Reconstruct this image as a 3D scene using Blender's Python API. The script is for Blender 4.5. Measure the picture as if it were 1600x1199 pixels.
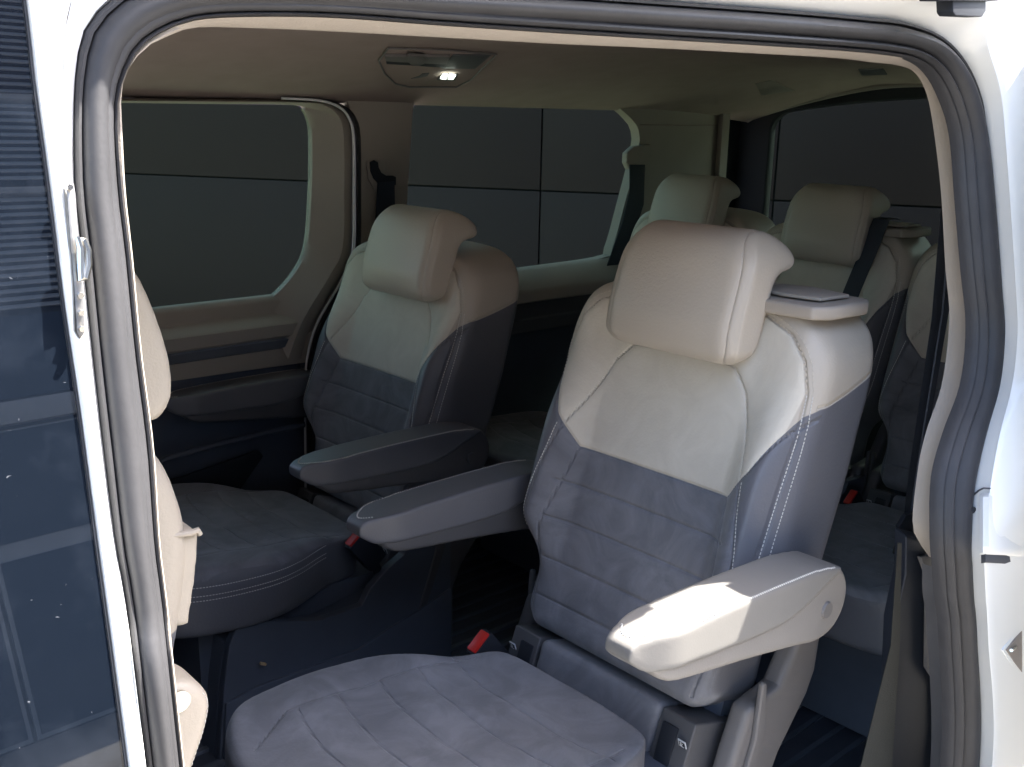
import bpy, bmesh, math, random
from mathutils import Vector, Matrix
from mathutils.bvhtree import BVHTree
random.seed(7)
for o in list(bpy.data.objects): bpy.data.objects.remove(o)
S = bpy.context.scene
COL = S.collection
# ---------------------------------------------------------------- camera
F = 1600.0
_up = -Vector((-120, -6095, -1600)).normalized()
_x = Vector((1850, 383, -1600)); _x -= _up * _x.dot(_up); _x.normalize()
_y = _up.cross(_x)
RM = Matrix((_x, _y, _up))
CAM = Vector((0, 0, 1.65))
cd = bpy.data.cameras.new('camera'); cd.sensor_width = 36; cd.lens = 36.0 * F / 1600
cd.clip_start = .02; cd.clip_end = 400
co = bpy.data.objects.new('camera', cd); COL.objects.link(co)
co.matrix_world = Matrix.Translation(CAM) @ RM.to_4x4()
S.camera = co
# ---------------------------------------------------------------- sky, sun, exposure
SUN = Vector((.35, -.125, .64)).normalized()        # towards the sun
el = math.asin(SUN.z); az = math.atan2(SUN.x, SUN.y)
w = bpy.data.worlds.new('World'); S.world = w; w.use_nodes = True
nt = w.node_tree; bg = nt.nodes['Background']
sky = nt.nodes.new('ShaderNodeTexSky'); sky.sky_type = 'NISHITA'; sky.sun_disc = False
sky.dust_density = 3.0; sky.ozone_density = .4; sky.sun_elevation = el; sky.sun_rotation = az
nt.links.new(sky.outputs[0], bg.inputs[0]); bg.inputs[1].default_value = .12
sl = bpy.data.lights.new('sun', 'SUN'); sl.energy = 4.6; sl.angle = math.radians(.6); sl.color = (1, .95, .87)
so = bpy.data.objects.new('sun', sl); COL.objects.link(so); so.rotation_mode = 'QUATERNION'
so.rotation_quaternion = SUN.to_track_quat('Z', 'Y')
S.view_settings.view_transform = 'Standard'; S.view_settings.look = 'None'
S.view_settings.exposure = 3.15; S.view_settings.gamma = 1; S.view_settings.use_curve_mapping = False
S.render.engine = 'CYCLES'
try:
    S.cycles.max_bounces = 8; S.cycles.diffuse_bounces = 5; S.cycles.transparent_max_bounces = 12
except Exception: pass

# ---------------------------------------------------------------- planning rays
def ray(u, v): return RM @ Vector(((u - 800) / F, (600 - v) / F, -1))
def on(u, v, n, p):
    d = ray(u, v); n = Vector(n); return CAM + d * (n.dot(Vector(p) - CAM) / n.dot(d))
def aX(u, v, x): return on(u, v, (1, 0, 0), (x, 0, 0))
def aY(u, v, y): return on(u, v, (0, 1, 0), (0, y, 0))
def aZ(u, v, z): return on(u, v, (0, 0, 1), (0, 0, z))
def ydoor(z): return .50 + .22 * max(0, z - 1.15)
def aD(u, v, off=0):                       # on the curved near side of the body
    y = .6
    for _ in range(12): p = aY(u, v, y + off); y = ydoor(p.z)
    return aY(u, v, y + off)

# ---------------------------------------------------------------- materials
def newmat(name):
    m = bpy.data.materials.new(name); m.use_nodes = True
    return m, m.node_tree, m.node_tree.nodes['Principled BSDF']
def N(t, ty, **k):
    n = t.nodes.new(ty)
    for a, b in k.items(): setattr(n, a, b)
    return n
def noise(t, scale, detail=3, rough=.55):
    c = N(t, 'ShaderNodeTexCoord'); n = N(t, 'ShaderNodeTexNoise')
    n.inputs['Scale'].default_value = scale; n.inputs['Detail'].default_value = detail
    n.inputs['Roughness'].default_value = rough
    t.links.new(c.outputs['Object'], n.inputs['Vector']); return n
def ramp(t, src, a, b, p0=.3, p1=.7):
    r = N(t, 'ShaderNodeValToRGB'); r.color_ramp.elements[0].position = p0; r.color_ramp.elements[1].position = p1
    r.color_ramp.elements[0].color = (*a, 1); r.color_ramp.elements[1].color = (*b, 1)
    t.links.new(src, r.inputs[0]); return r
def bump(t, src, strength, dist, prev=None):
    b = N(t, 'ShaderNodeBump'); b.inputs['Strength'].default_value = strength; b.inputs['Distance'].default_value = dist
    t.links.new(src, b.inputs['Height'])
    if prev: t.links.new(prev.outputs[0], b.inputs['Normal'])
    return b
def mat(name, col, rough=.5, metal=0, var=.08, nscale=9, bscale=0, bstr=.2, bdist=.001, spec=.5, coat=0):
    m, t, p = newmat(name)
    n = noise(t, nscale)
    r = ramp(t, n.outputs[0], tuple(c * (1 - var) for c in col), tuple(min(1, c * (1 + var)) for c in col))
    t.links.new(r.outputs[0], p.inputs['Base Color'])
    p.inputs['Roughness'].default_value = rough; p.inputs['Metallic'].default_value = metal
    p.inputs['Specular IOR Level'].default_value = spec; p.inputs['Coat Weight'].default_value = coat
    p.inputs['Coat Roughness'].default_value = .08
    if bscale:
        n2 = noise(t, bscale, 2); b = bump(t, n2.outputs[0], bstr, bdist); t.links.new(b.outputs[0], p.inputs['Normal'])
    return m
M = {}
M['paint'] = mat('white_paint', (.74, .75, .74), .32, var=.015, nscale=2, coat=.6, bscale=5, bstr=.15, bdist=.004)
M['rubber'] = mat('seal_rubber', (.036, .036, .039), .5, var=.10, nscale=30, bscale=260, bstr=.25, bdist=.0006, spec=.3)
M['beige'] = mat('beige_plastic', (.33, .292, .25), .55, var=.03, bscale=500, bstr=.35, bdist=.0008)
M['leather'] = mat('beige_leather', (.47, .415, .345), .42, var=.04, nscale=6, bscale=420, bstr=.4, bdist=.0008)
M['armshell_lit'] = mat('armrest_plastic_lit', (.22, .205, .19), .5, var=.03, bscale=500, bstr=.3, bdist=.0008)
M['padleather_lit'] = mat('armrest_leather_lit', (.185, .178, .168), .45, var=.03, bscale=420, bstr=.15, bdist=.0008)
M['padleather_shade'] = mat('armrest_leather_shade', (.115, .117, .130), .42, var=.05, bscale=420, bstr=.4, bdist=.0008)  # darker copy of the armrest leather, for arms in shade
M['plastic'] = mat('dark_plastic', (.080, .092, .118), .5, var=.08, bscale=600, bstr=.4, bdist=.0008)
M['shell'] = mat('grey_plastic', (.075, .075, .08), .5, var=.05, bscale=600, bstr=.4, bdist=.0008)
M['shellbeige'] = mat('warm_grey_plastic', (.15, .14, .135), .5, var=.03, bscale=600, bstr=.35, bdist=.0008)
M['head'] = mat('headliner_fabric', (.33, .265, .235), .9, var=.05, nscale=14, bscale=900, bstr=.5, bdist=.001, spec=.2)
M['headplastic'] = mat('headliner_plastic', (.24, .21, .185), .6)
M['black'] = mat('black_plastic', (.010, .013, .020), .6, var=.1)
M['belt'] = mat('belt_webbing', (.022, .028, .042), .6, var=.1, bscale=700, bstr=.5, bdist=.001)
M['chrome'] = mat('bright_metal', (.62, .6, .56), .22, metal=1, var=.1, nscale=60)
M['dirtymetal'] = mat('worn_steel', (.42, .40, .37), .35, metal=1, var=.3, nscale=90)
M['red'] = mat('red_button', (.50, .02, .015), .4)
M['thread'] = mat('pale_thread', (.62, .6, .56), .7)
M['beigethread'] = mat('beige_thread', (.56, .50, .42), .7)
M['label'] = mat('label_paper', (.55, .56, .58), .5)
M['inlay'] = mat('inlay_strip', (.10, .11, .13), .35, var=.1)
M['floor'] = mat('van_floor', (.05, .056, .07), .55, var=.2, bscale=300, bstr=.5, bdist=.001)

def upholstery():
    """beige / grey upholstery: vertex attributes say how far a point is from each sewn border"""
    m, t, p = newmat('upholstery')
    def at(n): a = N(t, 'ShaderNodeAttribute'); a.attribute_name = n; return a.outputs['Fac']
    def gt(src, wd=.0008):
        r = N(t, 'ShaderNodeMapRange'); r.inputs['From Min'].default_value = -wd; r.inputs['From Max'].default_value = wd
        t.links.new(src, r.inputs['Value']); return r.outputs[0]
    beige, suede = gt(at('beige')), gt(at('suede'))
    nap = noise(t, 11, 5, .62); nap.inputs['Distortion'].default_value = 1.2
    fine = noise(t, 240, 2)
    bs = ramp(t, nap.outputs[0], (.60, .55, .465), (.66, .61, .52), .35, .65)
    ds = ramp(t, nap.outputs[0], (.142, .145, .162), (.205, .208, .230), .36, .66)
    def mix(f, a, b):
        x = N(t, 'ShaderNodeMix', data_type='RGBA'); t.links.new(f, x.inputs['Factor'])
        for s, i in ((a, 6), (b, 7)):
            if isinstance(s, tuple): x.inputs[i].default_value = (*s, 1)
            else: t.links.new(s, x.inputs[i])
        return x.outputs[2]
    leath = mix(beige, (.130, .131, .146), (.47, .415, .345))
    sued = mix(beige, ds.outputs[0], bs.outputs[0])
    c = mix(suede, leath, sued)
    t.links.new(c, p.inputs['Base Color'])
    rr = N(t, 'ShaderNodeMapRange'); rr.inputs['To Min'].default_value = .42; rr.inputs['To Max'].default_value = .95
    t.links.new(suede, rr.inputs['Value']); t.links.new(rr.outputs[0], p.inputs['Roughness'])
    t.links.new(suede, p.inputs['Sheen Weight']); p.inputs['Sheen Roughness'].default_value = .4
    sw = N(t, 'ShaderNodeMath', operation='MULTIPLY'); t.links.new(suede, sw.inputs[0]); sw.inputs[1].default_value = .2
    t.links.new(sw.outputs[0], p.inputs['Sheen Weight'])
    h = N(t, 'ShaderNodeMapRange'); h.inputs['From Max'].default_value = .0036; h.interpolation_type = 'SMOOTHSTEP'
    t.links.new(at('seam'), h.inputs['Value'])
    b1 = bump(t, h.outputs[0], 1.0, .0022); b2 = bump(t, fine.outputs[0], .35, .0012, b1)
    t.links.new(b2.outputs[0], p.inputs['Normal'])
    return m
M['uph'] = upholstery()

def glass(name, tint, opac=0.0):
    m = bpy.data.materials.new(name); m.use_nodes = True; t = m.node_tree; t.nodes.clear()
    out = N(t, 'ShaderNodeOutputMaterial'); tr = N(t, 'ShaderNodeBsdfTransparent'); tr.inputs[0].default_value = (*tint, 1)
    gl = N(t, 'ShaderNodeBsdfGlossy'); gl.inputs['Roughness'].default_value = .01
    fr = N(t, 'ShaderNodeFresnel'); fr.inputs[0].default_value = 1.03
    mx = N(t, 'ShaderNodeMixShader'); t.links.new(fr.outputs[0], mx.inputs[0]); t.links.new(tr.outputs[0], mx.inputs[1]); t.links.new(gl.outputs[0], mx.inputs[2])
    t.links.new(mx.outputs[0], out.inputs[0]); return m
M['tint'] = glass('tinted_glass', (.46, .53, .46))
def doorglass():
    m, t, p = newmat('dusty_dark_glass')
    p.inputs['Base Color'].default_value = (.012, .016, .024, 1); p.inputs['Roughness'].default_value = .004
    p.inputs['IOR'].default_value = 1.5
    n = noise(t, 170, 2, .5); n.inputs['Distortion'].default_value = .6
    r = ramp(t, n.outputs[0], (.004, .006, .010), (.14, .15, .17), .74, .84)
    n2 = noise(t, 7, 6, .7); r2 = ramp(t, n2.outputs[0], (0, 0, 0), (.010, .012, .016), .5, .8)
    ad = N(t, 'ShaderNodeMix', data_type='RGBA', blend_type='ADD'); ad.inputs[0].default_value = 1
    t.links.new(r.outputs[0], ad.inputs[6]); t.links.new(r2.outputs[0], ad.inputs[7]); t.links.new(ad.outputs[2], p.inputs['Base Color'])
    return m
M['doorglass'] = doorglass()
def emit(name, col, s):
    m, t, p = newmat(name); p.inputs['Emission Color'].default_value = (*col, 1); p.inputs['Emission Strength'].default_value = s; return m
M['lamp'] = emit('lit_lamp', (.9, 1, .85), .7)

# ---------------------------------------------------------------- object helpers
def empty(name, loc, label, cat, group=None, rz=0):
    o = bpy.data.objects.new(name, None); COL.objects.link(o); o.location = loc; o.rotation_euler.z = rz
    o.empty_display_size = .1
    o['label'] = label; o['category'] = cat
    if group: o['group'] = group
    return o
def mk(name, V, Fc, m, parent=None, smooth=True, off=None, attrs=None, angle=40):
    me = bpy.data.meshes.new(name); me.from_pydata([tuple(v) for v in V], [], Fc)
    for x in (m if isinstance(m, list) else [m]): me.materials.append(x)
    if attrs:
        for k, vals in attrs.items():
            a = me.attributes.new(k, 'FLOAT', 'POINT'); a.data.foreach_set('value', vals)
    me.update()
    bm = bmesh.new(); bm.from_mesh(me); bmesh.ops.recalc_face_normals(bm, faces=bm.faces)
    for f in bm.faces: f.smooth = smooth
    if smooth:
        ca = math.radians(angle)
        for e in bm.edges:
            if len(e.link_faces) == 2 and e.calc_face_angle(0) > ca: e.smooth = False
    bm.to_mesh(me); bm.free()
    o = bpy.data.objects.new(name, me); COL.objects.link(o)
    if parent: o.parent = parent
    if off is not None: o.location = off
    return o
def spline(P, n):
    """Catmull-Rom through points (any dimension), n samples by chord length"""
    P = [Vector(p) for p in P]
    L = [0]
    for a, b in zip(P, P[1:]): L.append(L[-1] + (b - a).length)
    out = []
    Q = [P[0] * 2 - P[1]] + P + [P[-1] * 2 - P[-2]]
    for k in range(n):
        t = L[-1] * k / (n - 1); i = 0
        while i < len(P) - 2 and L[i + 1] < t: i += 1
        u = (t - L[i]) / max(1e-9, L[i + 1] - L[i])
        p0, p1, p2, p3 = Q[i:i + 4]
        out.append(.5 * ((2 * p1) + (p2 - p0) * u + (2 * p0 - 5 * p1 + 4 * p2 - p3) * u * u + (3 * p1 - p0 - 3 * p2 + p3) * u ** 3))
    return out
def strip(rows):
    """rows of equal length -> verts, quads"""
    n = len(rows[0]); V = [p for r in rows for p in r]
    return V, [(i * n + j, i * n + j + 1, (i + 1) * n + j + 1, (i + 1) * n + j) for i in range(len(rows) - 1) for j in range(n - 1)]
def tube_vf(P, r, seg=8, base=0, flat=1.0, closed=False):
    P = [Vector(p) for p in P]; V = []; Fc = []; n = len(P); up = None
    for i, p in enumerate(P):
        t = (P[(i + 1) % n] - P[i - 1]) if closed else (P[min(i + 1, n - 1)] - P[max(i - 1, 0)])
        t.normalize()
        if up is None: up = t.orthogonal().normalized()
        up = (up - t * up.dot(t)).normalized(); s = t.cross(up)
        rr = r[i] if isinstance(r, (list, tuple)) else r
        for k in range(seg):
            a = 2 * math.pi * k / seg; V.append(p + up * (math.cos(a) * rr) + s * (math.sin(a) * rr * flat))
    m = n if closed else n - 1
    for i in range(m):
        for k in range(seg):
            a, b = i * seg, ((i + 1) % n) * seg
            Fc.append((base + a + k, base + a + (k + 1) % seg, base + b + (k + 1) % seg, base + b + k))
    if not closed:
        Fc.append(tuple(base + k for k in range(seg))[::-1]); Fc.append(tuple(base + (n - 1) * seg + k for k in range(seg)))
    return V, Fc
def tube(name, P, r, m, parent=None, off=None, seg=8, closed=False):
    V, Fc = tube_vf(P, r, seg, closed=closed); return mk(name, V, Fc, m, parent, off=off)
def prism(name, loop, vec, m, parent=None, off=None, bev=0, holes=(), seg=2):
    """flat polygon with holes (3-D points), extruded by vec, edges bevelled"""
    from mathutils.geometry import tessellate_polygon
    loops = [[Vector(p) for p in l] for l in [loop, *holes]]
    flat = [p for l in loops for p in l]; vec = Vector(vec)
    bm = bmesh.new(); A = [bm.verts.new(p) for p in flat]; B = [bm.verts.new(p + vec) for p in flat]
    if holes:
        for t in tessellate_polygon(loops):
            try: bm.faces.new([A[i] for i in t]); bm.faces.new([B[i] for i in reversed(t)])
            except ValueError: pass
    else:
        bm.faces.new(A); bm.faces.new(B[::-1])
    k = 0
    for l in loops:
        n = len(l)
        for i in range(n):
            a, b = k + i, k + (i + 1) % n
            try: bm.faces.new((A[a], B[a], B[b], A[b]))
            except ValueError: pass
        k += n
    bmesh.ops.recalc_face_normals(bm, faces=bm.faces)
    if bev:
        es = [e for e in bm.edges if len(e.link_faces) == 2 and e.calc_face_angle(0) > math.radians(50)]
        if not holes: bmesh.ops.bevel(bm, geom=es, offset=bev, segments=seg, affect='EDGES', profile=.6)
        else: bmesh.ops.bevel(bm, geom=[e for e in es], offset=bev, segments=1, affect='EDGES')
    V = [v.co.copy() for v in bm.verts]; bm.verts.index_update(); Fc = [tuple(v.index for v in f.verts) for f in bm.faces]; bm.free()
    return mk(name, V, Fc, m, parent, off=off, angle=35)
def box_vf(c, d, base=0, rot=None):
    V = []
    for i in range(8):
        p = Vector((d[0] * (.5 if i & 1 else -.5), d[1] * (.5 if i & 2 else -.5), d[2] * (.5 if i & 4 else -.5)))
        V.append(Vector(c) + (rot @ p if rot else p))
    return V, [tuple(base + k for k in f) for f in ((0, 2, 3, 1), (4, 5, 7, 6), (0, 1, 5, 4), (2, 6, 7, 3), (0, 4, 6, 2), (1, 3, 7, 5))]
def box(name, c, d, m, parent=None, off=None, bev=.003, rot=None):
    V, Fc = box_vf(c, d, rot=rot)
    bm = bmesh.new(); vs = [bm.verts.new(v) for v in V]
    for f in Fc: bm.faces.new([vs[i] for i in f])
    bmesh.ops.recalc_face_normals(bm, faces=bm.faces)
    if bev: bmesh.ops.bevel(bm, geom=list(bm.edges), offset=bev, segments=2, affect='EDGES', profile=.6)
    bm.verts.index_update(); V = [v.co.copy() for v in bm.verts]; Fc = [tuple(v.index for v in f.verts) for f in bm.faces]; bm.free()
    return mk(name, V, Fc, m, parent, off=off, angle=30)
def boxes(name, L, m, parent=None, off=None):
    V = []; Fc = []
    for it in L:
        v, f = box_vf(it[0], it[1], len(V), it[2] if len(it) > 2 else None); V += v; Fc += f
    return mk(name, V, Fc, m, parent, smooth=False, off=off)
def soft(loop, vec, bev, voxel, iters=6, bevseg=4):
    """rounded, cushion-like solid: bevelled prism, voxel remeshed and smoothed; returns (verts, faces)"""
    bm = bmesh.new(); vec = Vector(vec)
    A = [bm.verts.new(p) for p in loop]; B = [bm.verts.new(Vector(p) + vec) for p in loop]
    bm.faces.new(A); bm.faces.new(B[::-1])
    n = len(loop)
    for i in range(n): bm.faces.new((A[i], B[i], B[(i + 1) % n], A[(i + 1) % n]))
    bmesh.ops.recalc_face_normals(bm, faces=bm.faces)
    rim = [e for e in bm.edges if len(e.link_faces) == 2 and e.calc_face_angle(0) > math.radians(60)
           and (len(e.link_faces[0].verts) == n or len(e.link_faces[1].verts) == n)]
    if bev: bmesh.ops.bevel(bm, geom=rim, offset=bev, segments=bevseg, affect='EDGES', profile=.5, clamp_overlap=True)
    me = bpy.data.meshes.new('tmp'); bm.to_mesh(me); bm.free()
    o = bpy.data.objects.new('tmp', me); COL.objects.link(o)
    r = o.modifiers.new('r', 'REMESH'); r.mode = 'VOXEL'; r.voxel_size = voxel
    s = o.modifiers.new('s', 'SMOOTH'); s.factor = .5; s.iterations = iters
    dg = bpy.context.evaluated_depsgraph_get(); dg.update()
    ev = o.evaluated_get(dg).to_mesh()
    V = [v.co.copy() for v in ev.vertices]; Fc = [tuple(p.vertices) for p in ev.polygons]; NR = [v.normal.copy() for v in ev.vertices]
    o.evaluated_get(dg).to_mesh_clear()
    bpy.data.objects.remove(o); bpy.data.meshes.remove(me)
    return V, Fc, NR
def lerpt(x, T):
    if x <= T[0][0]: return T[0][1]
    for (a, p), (b, q) in zip(T, T[1:]):
        if x <= b: return p + (q - p) * (x - a) / (b - a)
    return T[-1][1]
def sst(a, b, x):
    t = max(0, min(1, (x - a) / (b - a))); return t * t * (3 - 2 * t)
def segdist(px, py, L):
    best = 1e9
    for (ax, ay), (bx, by) in zip(L, L[1:]):
        dx, dy = bx - ax, by - ay; l = dx * dx + dy * dy
        t = max(0, min(1, ((px - ax) * dx + (py - ay) * dy) / l)) if l else 0
        d = math.hypot(px - ax - t * dx, py - ay - t * dy)
        if d < best: best = d
    return best
def stitches(name, lines, bvh, direc, m, parent, pitch=.0052, ln=.0043, wd=.0015, off=None, lift=.0004):
    """lines of 3-D start points, dropped on a surface along direc; each stitch a small flat capsule"""
    V = []; Fc = []; direc = Vector(direc).normalized()
    for L in lines:
        L = [Vector(p) for p in L]; tot = sum((b - a).length for a, b in zip(L, L[1:])); pts = spline(L, max(3, int(tot / pitch)))
        hit = []
        for p in pts:
            h = bvh.ray_cast(p - direc * .25, direc)
            if h[0] is not None: hit.append((h[0], h[1]))
        for (a, na), (b, nb) in zip(hit, hit[1:]):
            if (b - a).length > pitch * 3: continue
            t = (b - a).normalized(); c = (a + b) / 2 + na * lift; s = na.cross(t).normalized()
            base = len(V)
            prof = [(-.5, .3), (-.3, 1), (.3, 1), (.5, .3)]
            for u, k in prof:
                for (sx, sz) in ((-1, 0), (-.6, .7), (.6, .7), (1, 0)):
                    V.append(c + t * (u * ln) + s * (sx * wd * .5 * k) + na * (sz * wd * .55 * k))
            for i in range(3):
                for j in range(3):
                    q = base + i * 4 + j; Fc.append((q, q + 1, q + 5, q + 4))
    return mk(name, V, Fc, m, parent, off=off)
def copy_tree(o, parent=None):
    c = o.copy(); COL.objects.link(c)
    if parent: c.parent = parent
    for ch in [x for x in bpy.data.objects if x.parent == o]: copy_tree(ch, c)
    return c
def drop_child(root, names):
    for ch in [x for x in bpy.data.objects if x.parent == root]:
        if ch.name.split('.')[0] in names:
            for g in [x for x in bpy.data.objects if x.parent == ch]: bpy.data.objects.remove(g)
            bpy.data.objects.remove(ch)
#@@BODY
# ================================================================ ground and the wall beyond
def struct(o): o['kind'] = 'structure'; return o
V, Fc = strip([[Vector((x, y, 0)) for x in (-150, -40, 0, 40, 150)] for y in (-150, -40, 0, 40, 150)])
struct(mk('ground', V, Fc, mat('paving', (.16, .15, .135), .8, var=.12, nscale=1.2, bscale=40, bstr=.3, bdist=.004), smooth=False))

zs = 1.26
pl, pr = aZ(200, 272, zs), aZ(1477, 325, zs)
wd = (pr - pl).normalized(); wn = Vector((wd.y, -wd.x, 0))
if wn.y > 0: wn = -wn
wall = empty('panel_wall', (pl + wd * 2 - wn * .1).xy.to_3d(), 'dark charcoal panel wall with thin dark joints seen beyond the windows', 'wall')
wo = -wall.location
def wallpt(u, v):
    return on(u, v, wn, pl)
js = sorted([(wallpt(848, 160) - pl).dot(wd), (wallpt(1220, 175) - pl).dot(wd)])
stp = js[1] - js[0]
xs = [(wallpt(u, 300) - pl).dot(wd) for u in (-900, -350, 120, 575)] + [js[0] + stp * k for k in range(0, 6)]
zz = [0.06, zs - 1.1 if zs > 1.2 else .1, zs, zs + 1.3, zs + 2.6]
wm = mat('charcoal_panel', (.019, .0062, .0125), .6, var=.06, nscale=1.5, bscale=90, bstr=.15, bdist=.002)
rotw = Matrix.Rotation(math.atan2(wd.y, wd.x), 3, 'Z')
g = .009
zr = [0, zs - 1.1, zs, zs + 1.3]
boxes('wall_core', [(pl + wd * ((xs[0] + xs[-1]) / 2) - wn * .10 + Vector((0, 0, 1.25 - zs)), (xs[-1] - xs[0], .16, 2.5), rotw)], mat('joint_backing_board', (.01, .01, .012), .8), wall, wo)  # dark backing board that shows in the panel joints
for a, b in zip(xs, xs[1:]):
    for c, d in zip(zr, zr[1:]):
        box('wall_panel', pl + wd * ((a + b) / 2) + Vector((0, 0, (c + d) / 2 - zs)) + wn * -.01, (b - a - g, .02, d - c - g), wm, wall, wo, bev=.002, rot=rotw)

# ================================================================ the van
VB = Vector((1.4, 1.42, 0))
van = empty('van', VB, 'white passenger van with its side door open, tinted windows and beige trim', 'van')
vo = -VB
def vp(name, V, Fc, m, parent=None, **k): return mk(name, V, Fc, m, parent or van, off=None if parent else vo, **k)

# stations round the door opening: outer corner, seal outer edge, seal inner edge, trim inner edge (photo pixels)
ST = [
 ((227,1199),(230,1199),(284,1199),(288,1199)), ((194,950),(200,950),(258,950),(262,950)),
 ((172,850),(183,850),(246,850),(250,850)), ((150,700),(164,700),(236,700),(240,700)),
 ((133,550),(147,550),(217,550),(221,550)), ((115,400),(132,400),(202,400),(207,400)),
 ((104,300),(120,300),(190,300),(196,300)), ((100,200),(118,200),(183,200),(191,200)),
 ((99,150),(119,152),(184,155),(189,152)), ((99,100),(123,103),(192,125),(195,118)),
 ((102,50),(133,55),(208,90),(211,93)), ((112,0),(156,20),(228,67),(236,70)),
 ((135,-45),(190,-8),(256,50),(272,54)), ((200,-75),(240,-25),(300,33),(310,43)),
 ((320,-80),(350,-35),(375,26),(400,44)), ((500,-70),(520,-28),(520,27),(520,49)),
 ((700,-58),(700,-18),(700,40),(700,59)), ((900,-45),(880,-8),(880,52),(880,69)),
 ((1080,-35),(1040,3),(1040,62),(1040,76)), ((1270,-25),(1220,16),(1188,71),(1188,84)),
 ((1410,-10),(1350,28),(1310,79),(1310,91)), ((1475,0),(1413,36),(1375,85),(1370,98)),
 ((1530,25),(1469,60),(1420,93),(1410,103)), ((1544,80),(1507,105),(1450,112),(1436,114)),
 ((1564,150),(1530,165),(1473,150),(1454,146)), ((1572,230),(1542,240),(1492,212),(1465,199)),
 ((1580,340),(1552,338),(1501,320),(1477,300)), ((1587,450),(1560,450),(1510,425),(1484,420)),
 ((1590,520),(1564,520),(1518,510),(1490,500)), ((1582,600),(1557,600),(1510,600),(1479,600)),
 ((1562,680),(1535,680),(1482,680),(1453,680)), ((1547,765),(1518,765),(1464,750),(1440,745)),
 ((1538,850),(1512,850),(1462,840),(1434,830)), ((1538,885),(1514,885),(1465,885),(1461,879)), ((1540,930),(1516,930),(1468,930),(1463,930)),
 ((1544,1000),(1522,1000),(1475,1000),(1470,1000)), ((1550,1199),(1525,1199),(1478,1199),(1474,1199))]
nS = len(ST)
def rt(i): return sst(13, 23, i)                # 0 on the front pillar, 1 on the rear pillar
C0, C1, C2, C3 = [], [], [], []
for i, (a, b, c, d) in enumerate(ST):
    C0.append(aD(*a, -.003 - .008 * sst(12, 15, i) - .022 * rt(i))); C1.append(aD(*b)); C2.append(aD(*c, .004 + .012 * rt(i)))
    C3.append(aD(*d, .006 + .02 * sst(11, 15, i) + .03 * rt(i)))
for Cn in (C0, C1, C2, C3):                     # carry on down to the sill, out of the picture
    a, b = Cn[0], Cn[-1]
    Cn[:0] = [Vector((a.x + .03, a.y - .01, .45)), Vector((a.x + .01, a.y - .01, .85))]
    Cn.append(Vector((b.x + .01, b.y, .43)))
NN = 260
def resamp(Cn):
    # resample with the parameter of C1 so that the curves stay matched
    L = [0]
    for a, b in zip(C1, C1[1:]): L.append(L[-1] + (b - a).length)
    Q = [Cn[0] * 2 - Cn[1]] + Cn + [Cn[-1] * 2 - Cn[-2]]; out = []
    for k in range(NN):
        t = L[-1] * k / (NN - 1); i = 0
        while i < len(Cn) - 2 and L[i + 1] < t: i += 1
        u = (t - L[i]) / (L[i + 1] - L[i]); p0, p1, p2, p3 = Q[i:i + 4]
        out.append(.5 * ((2 * p1) + (p2 - p0) * u + (2 * p0 - 5 * p1 + 4 * p2 - p3) * u * u + (3 * p1 - p0 - 3 * p2 + p3) * u ** 3))
    return out
idx = []                                        # station number of each sample
L = [0]
for a, b in zip(C1, C1[1:]): L.append(L[-1] + (b - a).length)
for k in range(NN):
    t = L[-1] * k / (NN - 1); i = 0
    while i < len(C1) - 2 and L[i + 1] < t: i += 1
    idx.append(i + (t - L[i]) / (L[i + 1] - L[i]) - 2)
R0, R1, R2, R3 = map(resamp, (C0, C1, C2, C3))
OUT = Vector((0, -1, 0))
def bandrows(A, B, prof):
    rows = []
    for t, h in prof: rows.append([a.lerp(b, t) + OUT * (h(i) if callable(h) else h) for a, b, i in zip(A, B, idx)])
    return rows
def hh(l, r): return lambda i: l + (r - l) * rt(i)
# rubber door seal: broad bulb, groove, second bulb, lip
prof = [(0, -.008), (.0, hh(.0, .002)), (.04, hh(.003, .008)), (.10, hh(.003, .008)), (.125, hh(-.002, -.001)), (.15, hh(.003, .004)),
        (.20, hh(.0055, .011)), (.28, hh(.008, .016)), (.38, hh(.0095, .0185)), (.48, hh(.0095, .018)), (.56, hh(.0088, .014)), (.62, hh(.0078, .007)),
        (.66, hh(.0070, .004)), (.69, hh(.0062, .007)), (.74, hh(.0062, .0125)), (.79, hh(.0056, .014)), (.84, hh(.0045, .012)), (.875, hh(.002, .005)), (.89, hh(-.001, .002)),
        (.91, hh(.0025, .005)), (.95, hh(.0035, .0075)), (.985, hh(.0015, .004)), (1, hh(-.001, -.002)), (1, -.008)]
V, Fc = strip(bandrows(R1, R2, prof)); seal = vp('door_seal', V, Fc, M['rubber'])
# beige trim
prof = [(0, hh(-.004, -.004)), (.08, hh(-.001, 0)), (.5, hh(.001, .006)), (.85, hh(.001, .006)), (1, hh(-.001, .0)), (1.0, -.006)]
kk = [k for k in range(NN) if idx[k] <= 33.1]; RR = bandrows(R2, R3, prof)
V, Fc = strip([[r[k] for k in kk] for r in RR]); vp('opening_trim', V, Fc, M['beige'])
# white jamb from the outer corner to the seal
prof = [(0, -.004), (.1, .001), (1, .0), (1.0, -.02)]; kk = [k for k in range(NN) if idx[k] > 33.0]; RR = bandrows(R2, R3, prof)
V, Fc = strip([[r[k] for k in kk] for r in RR]); vp('opening_edge', V, Fc, M['shell'])
prof = [(0, 0), (.06, hh(.001, .003)), (.2, hh(.0, .001)), (.55, hh(-.001, -.006)), (.9, hh(-.002, -.006)), (1.02, -.006)]
V, Fc = strip(bandrows(R0, R1, prof)); jamb = vp('door_jamb', V, Fc, M['paint'])
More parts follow.
